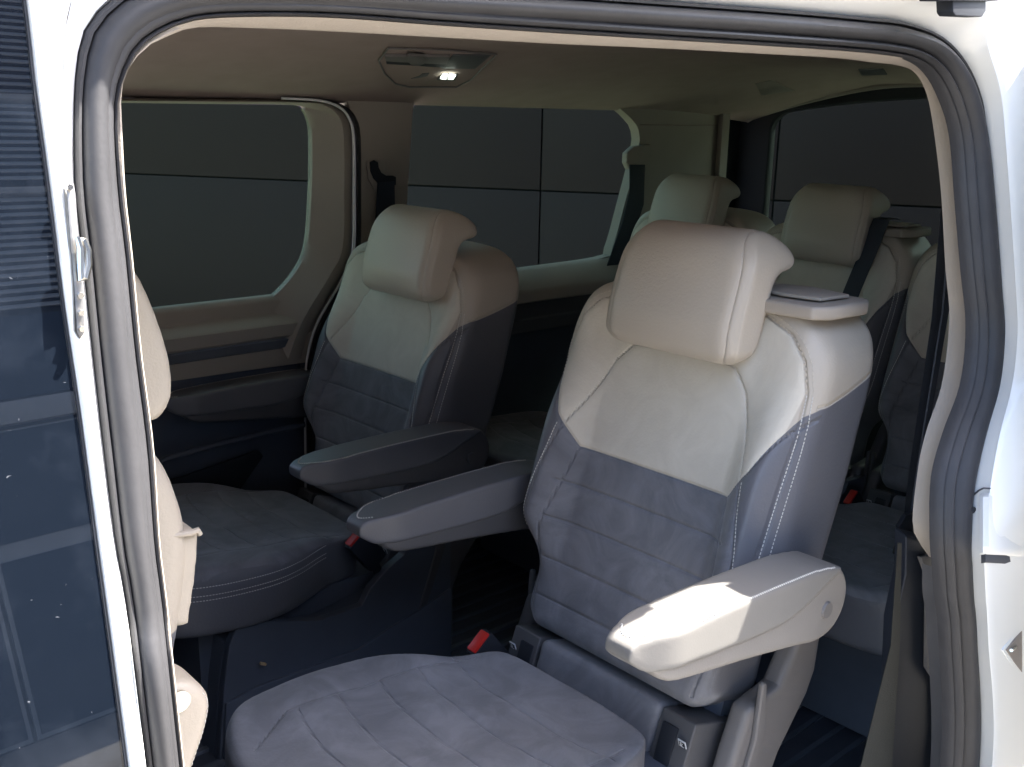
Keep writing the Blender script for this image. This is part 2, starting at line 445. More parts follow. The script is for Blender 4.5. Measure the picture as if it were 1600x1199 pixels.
# outer skin beyond the corner
ctr = Vector((.85, 0, 1.0)); rows = []
for d, dy in ((0, 0), (.006, -.002), (.015, -.003), (.03, -.004), (.12, -.012), (.6, -.03)):
    r = []
    for p, i in zip(R0, idx):
        if i < 11: continue
        o_ = Vector((p.x - ctr.x, 0, (p.z - ctr.z) * 1.4)); o_.normalize()
        if i < 22: o_ = Vector((o_.x * .3, 0, 1)).normalized()
        q = p + o_ * d + Vector((0, dy, 0))
        if q.z > 1.80: q.z = 1.80 + .04 * math.tanh((q.z - 1.8) * 4); q.y += .35 * max(0, d - .08)
        r.append(q)
    rows.append(r)
V, Fc = strip(rows); vp('body_side', V, Fc, M['paint'])
# front door: painted frame strip and dark glass
G = [(-40, -600), (40, 0), (54, 121), (77, 288), (100, 471), (125, 640), (150, 830), (172, 990), (200, 1199), (240, 1500)]
GP = spline([aD(*p, -.004) for p in G], 60)
W0 = spline([aD(u, v, -.003) for u, v in [(150, -60)] + [s[0] for s in ST[11::-1]] + [(260, 1500)]], 60)
rows = []
for t, h in ((0, -.012), (0, .0), (.08, .003), (.5, .006), (.9, .004), (1.0, 0), (1.0, -.01)):
    rows.append([a.lerp(b, t) + OUT * h for a, b in zip(GP, W0)])
V, Fc = strip(rows); fd = vp('front_door', V, Fc, M['paint'])
rows = [[p + Vector((-.002, 0, 0)) for p in GP], [p + Vector((-.35, -.01, 0)) for p in GP], [p + Vector((-1.0, -.03, 0)) for p in GP]]
V, Fc = strip(rows); gl = mk('window_glass', V, Fc, M['doorglass'], fd)
rows = [[p + Vector((-.0005, 0, 0)) + OUT * h for p in GP] for h in (-.004, .0012)] + [[p + Vector((-.0016, 0, 0)) + OUT * .0012 for p in GP], [p + Vector((-.0019, 0, 0)) for p in GP]]
V, Fc = strip(rows); mk('window_rubber', V, Fc, M['black'], fd)

# striker bracket on the front pillar
P = [(104, 292), (109, 285), (116, 288), (119, 305), (122, 350), (124, 372), (127, 380), (126, 430), (131, 445), (134, 500), (133, 522), (126, 532), (120, 520), (116, 450), (110, 380)]
strk = prism('striker_plate', [aD(u, v, -.013) for u, v in P], (0, .006, 0), M['dirtymetal'], van, vo, bev=.001)
tube('striker_loop', [aD(u, v, -.018) for u, v in [(123, 372), (130, 375), (137, 392), (138, 415), (133, 436), (127, 438), (126, 420), (126, 390)]], .0022, M['chrome'], strk, closed=True)
for u, v in ((110, 293), (127, 463), (128, 490), (129, 515)):
    c = aD(u, v, -.0155)
    tube('bolt', [c, c + Vector((0, .003, 0))], .0018, M['chrome'], strk, seg=6)

# details on the rear pillar

def onB(u, v, off=-.066): return aD(u, v, off)
br = prism('door_rail_bracket', [onB(u, v) for u, v in [(1488, -30), (1541, -30), (1541, 18), (1535, 27), (1494, 25), (1490, 20)]], (0, .02, 0), M['black'], van, vo, bev=.002)
prism('bracket_arm', [onB(u, v, -.07) for u, v in [(1462, -20), (1560, -20), (1560, 2), (1464, 1)]], (0, .02, 0), M['black'], br, bev=.001)
def sfc(u, v, lift=.0008):
    i = 0
    col = [q for q in ST[26:]]
    us = lerpt(v, [(q[1][1], q[1][0]) for q in col]); u0 = lerpt(v, [(q[0][1], q[0][0]) for q in col])
    t = (u - us) / (u0 - us)
    off = -.006 - .029 * max(0, min(1, t)) if t < 1 else -.036 - .003 * min(1, (t - 1) * .6)
    return aD(u, v, off - lift)
hl = sfc(1521, 798, .0015)
tube('plug_hole', [hl, hl + Vector((.002, .006, 0))], .0042, M['black'], van, vo, seg=16)
gapm = mat('gap_shadow_dark', (.05, .055, .07), .6)  # one dark colour for the panel gap and the painted shadow strip
tube('panel_gap', spline([sfc(u, v, -.0004) for u, v in [(1519, 776), (1526, 770), (1534, 764), (1545, 764), (1600, 767), (1660, 770)]], 20), .0011, gapm, van, vo)
rows = [[sfc(u, v + dv, of) for u, v in [(1531, 868), (1536, 867), (1545, 867), (1570, 868), (1600, 871), (1680, 878)]] for dv, of in ((-96, -.002), (-90, .001), (-12, .0035), (-3, .0035), (0, .002), (1, -.004))]
V, Fc = strip(rows); vp('stepped_moulding', V, Fc, M['paint'])
rows = [[sfc(u, v + dv, of) for u, v in [(1533, 869), (1540, 868), (1560, 869), (1600, 872), (1680, 878)]] for dv, of in ((-2, .0004), (0, .0010), (8, .0010), (12, .0002))]
V, Fc = strip(rows); vp('recess_shadow_strip', V, Fc, gapm)  # dark strip standing for the recess and the shadow under the moulding
la = prism('latch_rim', [sfc(u, v, .0012) for u, v in [(1567, 1017), (1603, 966), (1650, 966), (1650, 1070), (1600, 1070)]], (0, .004, 0), M['paint'], van, vo, bev=.0012)
prism('latch_plate', [sfc(u, v, .0026) for u, v in [(1573, 1017), (1606, 974), (1644, 974), (1644, 1062), (1604, 1062)]], (0, .002, 0), M['headplastic'], la, bev=.0006)
pc = sfc(1580, 1017, .004); tube('latch_pin', [pc, pc + Vector((.006, .001, -.002)), pc + Vector((.016, .001, -.001))], .0022, M['chrome'], la)
# the side door itself, slid back along the outside of the rear quarter
prof = [(.42, .22), (.8, .26), (1.0, .30), (1.25, .39), (1.45, .465), (1.62, .515), (1.72, .55), (1.745, .57)]
def doorrow(x, th): return [Vector((x + (.35 * max(0, z - 1.42) if x < 2 else -.1 * max(0, z - 1.3)), y - th, z)) for z, y in prof]
rows = [doorrow(1.24, 0), doorrow(1.235, .03), doorrow(1.24, .06), doorrow(1.27, .072), doorrow(1.9, .078), doorrow(2.5, .07), doorrow(2.54, .06), doorrow(2.54, .0), doorrow(1.24, 0)]
V, Fc = strip(rows); n_ = len(prof)
V2 = [rows[k][j] for k in range(8) for j in (n_ - 1,)]; b_ = len(V); V = V + V2; Fc.append(tuple(range(b_, b_ + 8)))
b_ = len(V); V = V + [rows[k][0] for k in range(8)]; Fc.append(tuple(range(b_, b_ + 8)))
vp('open_side_door', V, Fc, M['paint'])

# headliner, one surface: flat middle, cove along the far side and towards the tailgate
def zh(x, y):
    z = 1.790
    if y > 1.70: z -= .118 * ((y - 1.70) / .5) ** 1.25
    if y < .95: z -= .06 * ((.95 - y) / .35) ** 1.5
    if x > 2.5: z -= .028 * ((x - 2.5) / .55) ** 1.6
    return z
rows = [[Vector((x, y, zh(x, y))) for y in [.655 + 1.555 * j / 60 for j in range(61)]] for x in [-1.0 + 4.06 * i / 70 for i in range(71)]]
V, Fc = strip(rows); vp('headliner', V, Fc, M['head'])
# roof and floor sheets, lower body
box('roof', (1.05, 1.42, 1.855), (4.3, 1.7, .03), M['paint'], van, vo)
fl = box('cabin_floor', (1.05, 1.42, .43), (4.3, 1.84, .06), M['floor'], van, vo)
# floor: fine ribs and seat rails running lengthwise
L = []
for yy in (.74, .80, 1.16, 1.22, 1.60, 1.66, 2.02, 2.08):
    L.append(((1.4, yy, .4635), (3.2, .012, .007)))
boxes('floor_rail', L, M['inlay'], fl)
L = []
for k in range(30): L.append(((1.4, .66 + k * .05, .462), (3.2, .010, .004)))
boxes('floor_rib', L, M['plastic'], fl)

YF = 2.2
def fwl(P, y=YF): return [aY(u, v, y) for u, v in P]
# far door: outer lip, flared window frame, glass
O = [(60, 152), (300, 155), (480, 157), (520, 163), (542, 182), (550, 215), (551, 300), (549, 396), (531, 438), (492, 505), (477, 560), (475, 600), (475, 800), (475, 1100)]
Lp = [(60, 157), (300, 159), (476, 161), (512, 168), (531, 187), (537, 217), (538, 300), (535, 388), (516, 430), (474, 500), (450, 562), (446, 600), (446, 800), (446, 1100)]
Wn = [(60, 160), (300, 163), (462, 165), (477, 173), (485, 190), (488, 217), (487, 300), (480, 385), (462, 426), (430, 462), (405, 472), (330, 480), (250, 490), (60, 515)]
nO = 120
def m3(Pp, y, n=nO): return spline([aY(u, v, y) for u, v in Pp], n)
rows = []
cut = 11
O3, L3, W3 = m3(O[:cut], 2.19), m3(Lp[:cut], 2.165), m3(Wn[:cut], 2.222)
rows = [[p + Vector((0, .03, 0)) for p in O3], O3, [a.lerp(b, .5) + Vector((0, -.006, 0)) for a, b in zip(O3, L3)], L3,
        [a.lerp(b, .15) for a, b in zip(L3, W3)], [a.lerp(b, .8) for a, b in zip(L3, W3)], W3, [p + Vector((0, .02, 0)) for p in W3]]
V, Fc = strip(rows); fdoor = vp('sliding_door', V, Fc, M['beige'])
wl = fwl([(60, 160)] + Wn[1:], 2.232); prism('window_pane', wl, (0, .004, 0), M['tint'], fdoor)
# belt line below the window: sill, ledge, dark inlay
def sweepx(prof, x0, x1, n=2):
    return strip([[Vector((x0 + (x1 - x0) * k / (n - 1), y, z)) for k in range(n)] for y, z in prof])
x0 = .5
V, Fc = sweepx([(2.235, 1.215), (2.222, 1.212), (2.212, 1.200), (2.208, 1.178), (2.202, 1.170), (2.176, 1.156), (2.171, 1.150), (2.172, 1.122), (2.178, 1.116)], x0, 1.262, 12)
for i, v in enumerate(V): v.x += 0 if v.x < 1.2 else (1.22 - v.z) * .0
mk('window_ledge', V, Fc, M['beige'], fdoor)
V, Fc = sweepx([(2.182, 1.118), (2.174, 1.112), (2.174, 1.094), (2.182, 1.088)], x0, 1.22, 4); mk('ledge_inlay', V, Fc, M['inlay'], fdoor)
prism('trim_band', [Vector((x, 2.179, z)) for x, z in [(x0, 1.118), (1.24, 1.118), (1.29, 1.12), (1.27, 1.045), (x0, 1.06)]], (0, .03, 0), M['beige'], fdoor, bev=.003)
dp = prism('door_card', [Vector((x, 2.192, z)) for x, z in [(x0, 1.064), (1.268, 1.048), (1.262, .5), (x0, .5)]], (0, .03, 0), M['plastic'], fdoor, bev=.003)
prism('map_pocket', fwl([(180, 770), (280, 745), (402, 703), (408, 712), (368, 770), (345, 800), (180, 830)], 2.16), (0, -.012, 0), M['black'], fdoor, bev=.003)
tube('pocket_rim', fwl([(150, 775), (260, 718), (330, 698), (402, 680), (475, 664)], 2.155), .008, M['plastic'], fdoor)
# pale door edge line and dark rubber beside it
E_ = [(440, 154), (500, 158), (530, 168), (545, 185), (552, 215), (553, 300), (551, 398), (533, 440), (495, 507), (480, 560), (477, 610), (477, 700), (478, 800), (480, 900)]
tube('door_edge', spline(fwl(E_, 2.158), 100), .0030, M['paint'], van, vo, seg=6)
E2 = [(u + 8, v - 1) for u, v in E_]
rows = [spline(fwl([(u + d, v) for u, v in E_], y), 100) for d, y in ((2, 2.20), (3, 2.172), (7, 2.165), (11, 2.172), (12, 2.21))]
V, Fc = strip(rows); vp('door_rubber', V, Fc, M['rubber'])

# far rear quarter: beige wall with its window
Q = [(645, 172), (650, 162), (662, 157), (800, 157), (940, 161), (965, 168), (985, 185), (997, 202), (998, 232), (976, 320), (956, 390), (940, 404), (808, 423), (645, 447), (634, 440), (633, 400), (637, 300)]
q3 = spline(fwl(Q + [Q[0]], 2.19), 90)[:-1]
outer = [Vector((x, 2.19, z)) for x, z in [(1.40, 1.70), (2.90, 1.70), (2.90, 1.05), (1.25, 1.05), (1.27, 1.10), (1.425, 1.29), (1.44, 1.35), (1.445, 1.6)]]
quart = prism('quarter_trim', outer, (0, .035, 0), M['beige'], van, vo, holes=[q3], bev=0)
prism('window_pane', spline(fwl(Q + [Q[0]], 2.226), 60)[:-1], (0, .004, 0), M['tint'], quart)
V, Fc = sweepx([(2.19, 1.222), (2.17, 1.215), (2.125, 1.170), (2.118, 1.160), (2.118, 1.135), (2.125, 1.13)], 1.5, 2.42, 8); mk('window_ledge', V, Fc, M['beige'], quart)
V, Fc = sweepx([(2.125, 1.135), (2.13, 1.128), (2.13, 1.085), (2.125, 1.08), (2.125, 1.045), (2.17, 1.04)], 1.4, 2.95, 8); mk('ledge_inlay', V, Fc, M['shell'], quart)
prism('trim_panel', [Vector((x, 2.19, z)) for x, z in [(1.26, 1.05), (3.0, 1.05), (3.0, .46), (1.26, .46)]], (0, .03, 0), M['plastic'], quart, bev=.003)
tube('trim_seam', fwl([(1000, 196), (1075, 197), (1130, 196)], 2.188), .0012, M['head'], quart)
# belt anchor with slot on the middle far pillar
prism('belt_recess', fwl([(572, 252), (600, 252), (602, 285), (614, 290), (614, 298), (585, 300), (574, 280)], 2.186), (0, -.004, 0), M['beige'], quart, bev=.002)
sb = prism('belt_guide', fwl([(577, 254), (583, 251), (589, 254), (590, 262), (594, 270), (602, 275), (612, 275), (617, 277), (617, 290), (606, 291), (592, 289), (583, 280), (578, 268)], 2.18), (0, -.006, 0), M['black'], van, vo, bev=.002)
prism('webbing', fwl([(590, 286), (616, 284), (617, 360), (612, 500), (580, 500), (584, 380)], 2.172), (0, -.002, 0), M['belt'], sb)
# upper belt anchor of the rear far seat
rb = prism('belt_anchor', fwl([(981, 240), (992, 230), (1018, 226), (1019, 250), (1012, 266), (985, 266), (980, 255)], 2.165), (0, .025, 0), M['beige'], van, vo, bev=.006, seg=3)
prism('webbing', fwl([(984, 258), (1008, 258), (1006, 320), (985, 385), (958, 460), (930, 520), (912, 520), (940, 440), (972, 350), (984, 300)], 2.158), (0, .002, 0), M['belt'], rb)

# tailgate: black frame and rear window
XR = 3.06
def mir(P): return P + [(2.84 - y, z) for y, z in reversed(P)]
inn = spline([Vector((0, y, z)) for y, z in mir([(2.07, 1.22), (2.10, 1.28), (2.115, 1.60), (2.105, 1.635), (2.07, 1.66), (1.85, 1.693), (1.6, 1.712), (1.45, 1.718)])], 80)
inn = [Vector((XR, p.y, p.z)) for p in inn]
def rrect(hy, zt, zb_, r, drop, n=26):
    """rounded rectangle in the tailgate plane, corners as arcs, sides finely divided; the top edge falls towards the corners"""
    P = []; cz, hz = (zt + zb_) / 2, (zt - zb_) / 2
    for (sy, sz, a0) in ((1, 1, 0), (-1, 1, 90), (-1, -1, 180), (1, -1, 270)):
        for k in range(n):
            a_ = math.radians(a0 + 90 * k / (n - 1)); P.append((sy * (hy - r) + r * math.cos(a_), sz * (hz - r) + r * math.sin(a_)))
        ny = {0: -1, 90: -1, 180: 1, 270: 1}[a0]; nz = {0: 1, 90: -1, 180: -1, 270: 1}[a0]
        end = (ny * (hy - r) + (0 if a0 in (0, 180) else -r if a0 == 90 else r) * (1 if a0 in (90, 270) else 0), nz * (hz - r) + (r if a0 == 0 else -r if a0 == 180 else 0))
        st = P[-1]
        for k in range(1, n): P.append((st[0] + (end[0] - st[0]) * k / n, st[1] + (end[1] - st[1]) * k / n))
    return [(1.42 + y, cz + z - drop * (y / hy) ** 2 * (z > 0) * max(0, z) / hz) for y, z in P]
rows = []
for hy, zt, zb_, r, dr, xx in ((.92, 1.80, .45, .10, .03, .05), (.92, 1.80, .45, .10, .03, 0), (.695, 1.728, 1.19, .07, .055, 0), (.690, 1.723, 1.195, .068, .055, .006), (.690, 1.723, 1.195, .068, .055, .03)):
    L_ = [Vector((XR + xx, y, z)) for y, z in rrect(hy, zt, zb_, r, dr)]; rows.append(L_ + [L_[0]])
V, Fc = strip(rows); tg = vp('tailgate', V, Fc, M['black'])
inn = rows[3][:-1]
prism('rear_window', [p + Vector((.024, 0, 0)) for p in inn], (.004, 0, 0), M['tint'], tg)
tube('headliner_edge', spline([Vector((XR - .012, y, z)) for y, z in [(2.2, 1.645), (2.15, 1.665), (1.95, 1.715), (1.7, 1.757), (1.42, 1.760), (1.1, 1.757), (.8, 1.74)]], 40), .008, M['beige'], van, vo)
prism('tailgate_pillar_trim', [Vector((x, 2.165, z)) for x, z in [(2.865, 1.72), (2.905, 1.70), (2.905, 1.05), (2.865, 1.05)]], (0, .02, 0), M['beige'], van, vo, bev=.004)

box('inner_skin', (1.05, 2.262, .82), (4.1, .01, .74), M['black'], van, vo, bev=0)
box('inner_skin', (2.99, 2.24, 1.42), (.16, .01, .72), M['black'], van, vo, bev=0)
# roof console with lit reading lamp
def onH(u, v, lift=.004):
    d = ray(u, v); t = 1.0
    for k in range(4000):
        p = CAM + d * t
        if p.z > zh(p.x, p.y) - lift or p.y > 2.19: break
        t += .002
    return p
cons = prism('roof_console', [onH(u, v, .003) for u, v in [(607, 76), (592, 96), (601, 116), (618, 132), (640, 137), (712, 137), (735, 126), (776, 86), (700, 79)]], (0, 0, .01), M['head'], van, vo, bev=.0015)
tube('console_rim', [onH(u, v, .005) for u, v in [(607, 76), (592, 96), (601, 116), (618, 132), (640, 137), (712, 137), (735, 126), (776, 86), (700, 79)]], .0022, M['shellbeige'], cons, closed=True, seg=6)
def panel(name, P, lift, m, th=.006): return prism(name, [onH(u, v, lift) for u, v in P], (0, 0, th), m, cons, bev=.0008)
panel('vent_slot', [(602, 92), (700, 99), (697, 107), (604, 101)], .006, M['black'], .004)
panel('vent_louvre', [(601, 89), (703, 90), (698, 102), (603, 97)], .010, M['shellbeige'])
panel('vent_tab', [(637, 88), (664, 90), (663, 101), (655, 104), (642, 102), (638, 98)], .015, M['shellbeige'])
panel('speaker_grille', [(708, 87), (768, 87), (742, 109), (690, 108)], .006, M['shell'], .004)
panel('sunken_symbol', [(642, 124), (655, 120), (660, 116), (671, 115), (668, 120), (655, 123)], .005, M['shell'], .003)
lamp = panel('lamp_bezel', [(683, 126), (692, 116), (716, 117), (711, 127)], .007, M['shell'], .004)
prism('lamp_lens', [onH(u, v, .012) for u, v in [(688, 124), (692, 118), (699, 118), (697, 125)]], (0, 0, .003), M['lamp'], cons)
prism('lamp_lens', [onH(u, v, .012) for u, v in [(700, 125), (702, 118), (712, 119), (708, 125)]], (0, 0, .003), M['lamp'], cons)
prism('roof_speaker_grille', [onH(u, v, .002) for u, v in [(1180, 132), (1205, 127), (1242, 143), (1190, 150)]], (0, 0, .004), M['headplastic'], van, vo, bev=.001)
prism('roof_socket', [onH(u, v, .003) for u, v in [(1341, 110), (1380, 109), (1386, 118), (1346, 119)]], (0, 0, .006), M['shell'], van, vo, bev=.001)

# near rear corner: lower trim panel and lap belt
yq = .64
tr = prism('pillar_trim', [aY(u, v, .618) for u, v in [(1440, 872), (1466, 868), (1482, 1199), (1500, 1400), (1455, 1400), (1468, 1199), (1470, 1078), (1450, 1045), (1452, 905)]], (0, .008, 0), M['shellbeige'], van, vo, bev=.002)
prism('pillar_panel', [aY(u, v, .63) for u, v in [(1416, 838), (1442, 845), (1460, 880), (1456, 1045), (1474, 1078), (1476, 1199), (1490, 1500), (1385, 1500), (1388, 1199), (1398, 980), (1415, 900)]], (.02, .03, 0), M['belt'], tr, bev=.006, seg=3)
nb = prism('seat_belt', [aY(u, v, .68) for u, v in [(1470, 330), (1492, 330), (1484, 480), (1440, 740), (1424, 832), (1410, 832), (1420, 740), (1456, 500)]], (.003, .002, 0), M['belt'], van, vo)
prism('belt_fold', [aY(u, v, .682) for u, v in [(1481, 330), (1488, 330), (1478, 480), (1434, 740), (1420, 832), (1415, 832), (1428, 740), (1468, 490)]], (.003, -.004, 0), M['belt'], nb)
prism('belt_guide', [aY(u, v, .672) for u, v in [(1404, 826), (1416, 806), (1432, 800), (1436, 812), (1424, 822), (1430, 838), (1412, 846)]], (.004, .008, 0), M['black'], nb, bev=.002)
prism('belt_tongue', [aY(u, v, .668) for u, v in [(1396, 866), (1401, 848), (1406, 840), (1408, 848), (1404, 862), (1399, 868)]], (.002, .003, 0), M['chrome'], nb)
prism('lap_webbing', [aY(u, v, .618) for u, v in [(1403, 850), (1409, 850), (1406, 1010), (1394, 1199), (1385, 1500), (1315, 1500), (1345, 1199), (1392, 1010)]], (.002, .002, 0), mat('grey_webbing', (.045, .047, .042), .7, bscale=700, bstr=.5), nb)
# walls that close the cabin outside the picture
box('inner_side_panel', (2.30, .62, 1.12), (1.55, .03, 1.32), M['shell'], van, vo)
box('footwell_panel', (-.45, .60, .85), (1.3, .03, .8), M['shell'], van, vo)
box('windshield_blocker', (-1.0, 1.42, 1.10), (.04, 1.8, 1.34), M['plastic'], van, vo)  # unseen wall added across the windshield to hold back light from ahead
box('outer_side', (1.1, 2.30, .75), (4.2, .04, .80), M['paint'], van, vo)
box('outer_side', (-.3, 2.30, 1.5), (1.3, .04, .7), M['paint'], van, vo)
box('outer_roof_edge', (1.1, 2.30, 1.765), (4.2, .04, .17), M['paint'], van, vo)
box('side_sill', (.85, .50, .38), (1.6, .12, .14), M['paint'], van, vo)

# ================================================================ captain chair
TH = math.radians(18); cT, sT = math.cos(TH), math.sin(TH)
def BK(y, s, d): return Vector((s * sT + d * cT, y, .35 + s * cT - d * sT))      # backrest frame -> chair frame
def unBK(p): x, z = p.x, p.z - .35; return p.y, x * sT + z * cT, x * cT - z * sT
half = [(0, .165), (.03, .19), (.10, .19), (.135, .198), (.165, .222), (.20, .24), (.30, .245), (.43, .247), (.49, .249), (.53, .244), (.562, .228), (.588, .196), (.604, .150), (.610, .09), (.612, 0)]
def backrest():
    pts = spline([Vector((w, s, 0)) for s, w in half], 46)
    lp = [(p.x, p.y) for p in pts]; lp = [(0.0, -.0)] + lp[:-1] + [(0, .612)] + [(-x, y) for x, y in reversed(lp[:-1])]
    lp = lp[1:]
    V, Fc, NR = soft([BK(y, s, .0) for y, s in lp], BK(0, 0, .155) - BK(0, 0, 0), .028, .0042, 6)
    seams = [[(-.15, .315), (.15, .315)]]
    for k in (-1, 1):
        seams += [[(k * .15, .315), (k * .19, .36), (k * .218, .42), (k * .25, .46)],
                  [(k * .15, .315), (k * .162, .25), (k * .178, .17), (k * .182, .10), (k * .17, .02)],
                  [(k * .178, .345), (k * .152, .41), (k * .128, .468), (k * .10, .50), (k * .05, .512)],
                  [(k * .178, .345), (k * .19, .30), (k * .203, .24), (k * .208, .18), (k * .19, .13)]]
    for s in (.252, .188, .12, .056): seams.append([(-.172, s), (.172, s)])
    edge = {k: [(k * .19, .02), (k * .19, .10), (k * .205, .15), (k * .2245, .20), (k * .229, .30), (k * .231, .42), (k * .228, .485), (k * .214, .53), (k * .185, .562), (k * .13, .584), (k * .06, .590)] for k in (-1, 1)}
    out = []; A = {'beige': [], 'suede': [], 'seam': []}
    for p, n in zip(V, NR):
        y, s, d = unBK(p); a = abs(y); fr = max(0, -(n.x * cT - n.z * sT))
        bol = sst(.13, .198, a) * (1 - sst(.205, .243, a) * .9)
        env = sst(.08, .20, s) * (1 - sst(.33, .50, s) * .75)
        push = -.040 * bol * env * sst(.0, .7, fr) if d < .06 else 0
        push += .006 * math.exp(-((s - .3) / .2) ** 2) * fr * (1 - sst(.05, .16, a)) * (d < .06)
        # shape of the padding between the sewn lines
        if fr > .25 and d < .05:
            sm = min(min(segdist(y, s, l) for l in seams), min(segdist(y, s, edge[k]) for k in (-1, 1)))
            push += .0020 * math.exp(-(sm / .0045) ** 2) * (fr - .25) / .75
        else: sm = .02
        if a > .235 and d > .01:                   # side seam where the two leathers meet
            sm = min(sm, abs(s - (.466 + .325 * d)), abs(d - .03) + .004)
        qq = BK(y, s, d + push); qq.z += max(0, d) * .31 * sst(.36, .56, s); out.append(qq)
        sb_ = lerpt(a, [(0, .315), (.15, .315), (.19, .36), (.218, .425), (.230, .452), (.245, .462)])
        if a > .23: sb_ += .325 * max(0, d)
        elif d > .1: sb_ = .51
        A['beige'].append(s - sb_); A['seam'].append(sm)
        crest = lerpt(s, [(0, .19), (.13, .19), (.18, .208), (.24, .203), (.30, .19), (.345, .178), (.36, .19), (.42, .218), (.485, .226), (.53, .212), (.562, .182), (.584, .12), (.590, .0)])
        A['suede'].append(min(crest - a, .05 - d))
    return out, Fc, A, edge
BV, BF, BA, EDGE = backrest()
hookprof = [(.100, .842), (.092, .856), (.098, .90), (.113, .95), (.128, .99), (.146, 1.014), (.172, 1.026), (.200, 1.022), (.226, 1.008), (.240, .992), (.240, .974), (.228, .966), (.205, .962), (.190, .952), (.181, .93), (.168, .885), (.152, .848), (.135, .838), (.115, .836)]
hookprof = [(x + .0, z) for x, z in hookprof]
def headrest():
    W = .128
    loop = [Vector((p.x, -W, p.y)) for p in spline([Vector((x, z, 0)) for x, z in hookprof + [hookprof[0]]], 70)[:-1]]
    V, Fc, NR = soft(loop, (0, 2 * W, 0), .032, .0038, 14, 5)
    out = []; A = {'beige': [], 'suede': [], 'seam': []}
    for p, n in zip(V, NR):
        y = p.y; q = p.copy()
        # narrower towards the top, softly domed front face
        z = p.z; q.y = y * (1 - .04 * sst(.93, 1.03, z) - .20 * sst(.955, 1.04, z) ** 2 - .13 * (1 - sst(.828, .872, z)) ** 2) - 0.012
        fx = sst(.0, .75, -n.x); q.x -= .010 * (1 - (abs(y) / W) ** 2) * sst(.83, .9, z) * fx; q.x += .006 * sst(.095, .128, abs(y)) * fx
        sm = abs(abs(y) - .112)
        q -= n * (.0012 * math.exp(-(sm / .003) ** 2))
        out.append(q); A['beige'].append(1); A['suede'].append(-1); A['seam'].append(.0020 + sm * .6)
    return out, Fc, A
HV, HF, HA = headrest()
# cushion outline seen from above (x, y): front at -x
cush = [(-.055, 0), (-.058, .10), (-.068, .155), (-.10, .175), (-.15, .188), (-.19, .205), (-.26, .242), (-.33, .262), (-.43, .262), (-.50, .24), (-.54, .19), (-.557, .1), (-.56, 0)]
def cushion():
    pts = spline([Vector((x, y, 0)) for x, y in cush], 50); lp = [(p.x, p.y) for p in pts] + [(p.x, -p.y) for p in reversed(pts[1:-1])]
    V, Fc, NR = soft([Vector((x, y, .345)) for x, y in lp], (0, 0, -.112), .018, .0045, 4)
    seams = []
    for k in (-1, 1):
        seams += [[(-.12, k * .16), (-.22, k * .172), (-.36, k * .182), (-.45, k * .18), (-.52, k * .14)]]
    for xx in (-.155, -.225, -.295, -.365, -.435): seams.append([(xx, -.175), (xx - .012, -.09), (xx - .016, 0), (xx - .012, .09), (xx, .175)])
    out = []; A = {'beige': [], 'suede': [], 'seam': []}
    for p, n in zip(V, NR):
        up = max(0, n.z); x, y = p.x, p.y; a = abs(y)
        dz = 0
        if up > .1:
            sm = min(segdist(x, y, l) for l in seams)
            dz = .016 * sst(.12, .21, a) * sst(.1, .2, -x) * (1 - sst(.235, .27, a) * .4) * up
            dz += .008 * sst(.30, .50, -x) * up - .012 * sst(-.3, -.08, x) * up
            dz -= .0020 * math.exp(-(sm / .005) ** 2) * up
            dz += .0025 * math.sin(x * 31 + y * 12) * math.sin(y * 27 - x * 9) * up
        else: sm = .02
        q = p.copy(); q.z += dz
        out.append(q); A['beige'].append(-1); A['seam'].append(sm)
        A['suede'].append(min(n.z - .45, .255 - a + 0 * x) if n.z < .9 else .04)
    # sheer fabric limit
    return out, Fc, A
CV, CF, CA = cushion()
def armrest_vf(ys, tilt, dx=0, dz=0):
    pad = [(-.275, .566), (-.285, .576), (-.282, .590), (-.255, .599), (-.10, .604), (.05, .603), (.105, .597), (.130, .590), (.09, .572), (.05, .556), (.0, .545), (-.08, .545), (-.235, .553), (-.262, .558)]
    hard = [(-.258, .562), (-.245, .547), (-.228, .536), (-.19, .528), (-.08, .515), (.04, .498), (.09, .490), (.13, .497), (.153, .520), (.158, .550), (.147, .576), (.125, .590), (.05, .585), (-.20, .575)]
    ca, sa = math.cos(tilt), math.sin(tilt); res = []
    for P, hw, bv, nose in ((pad, .037, .009, .45), (hard, .0325, .007, .45)):
        loop = [Vector((p.x, -hw, p.y)) for p in spline([Vector((x, z, 0)) for x, z in P + [P[0]]], 70)[:-1]]
        V, Fc, NR = soft(loop, (0, 2 * hw, 0), bv, .0035, 4)
        o_ = []
        for p in V:
            y = p.y * (1 - nose * sst(-.20, -.288, p.x) ** 1.5)
            x, z = p.x - .12, p.z - .53
            o_.append(Vector((x * ca + z * sa + .12 + dx, y + ys * .284, -x * sa + z * ca + .53 + dz)))
        res.append((o_, Fc))
    def tr(x, y):                       # pad plan position to chair frame
        y = y * (1 - .45 * sst(-.20, -.288, x) ** 1.5); return Vector(((x - .12) * ca + .07 * sa + .12 + dx, y + ys * .284, .9))
    return res[0], res[1], tr, Vector((.105 + dx, ys * (.284 + .0325), .535 + dz))
ARM = {('near', -1): armrest_vf(-1, math.radians(2.4), -.002), ('near', 1): armrest_vf(1, math.radians(-.5), .018, -.022), ('far', -1): armrest_vf(-1, 0, 0, -.008), ('far', 1): armrest_vf(1, 0, 0, -.008)}
def bvh(V, Fc): return BVHTree.FromPolygons([tuple(v) for v in V], Fc)
bBV, bHV, bCV = bvh(BV, BF), bvh(HV, HF), bvh(CV, CF)
bdir = BK(0, 0, 1) - BK(0, 0, 0)

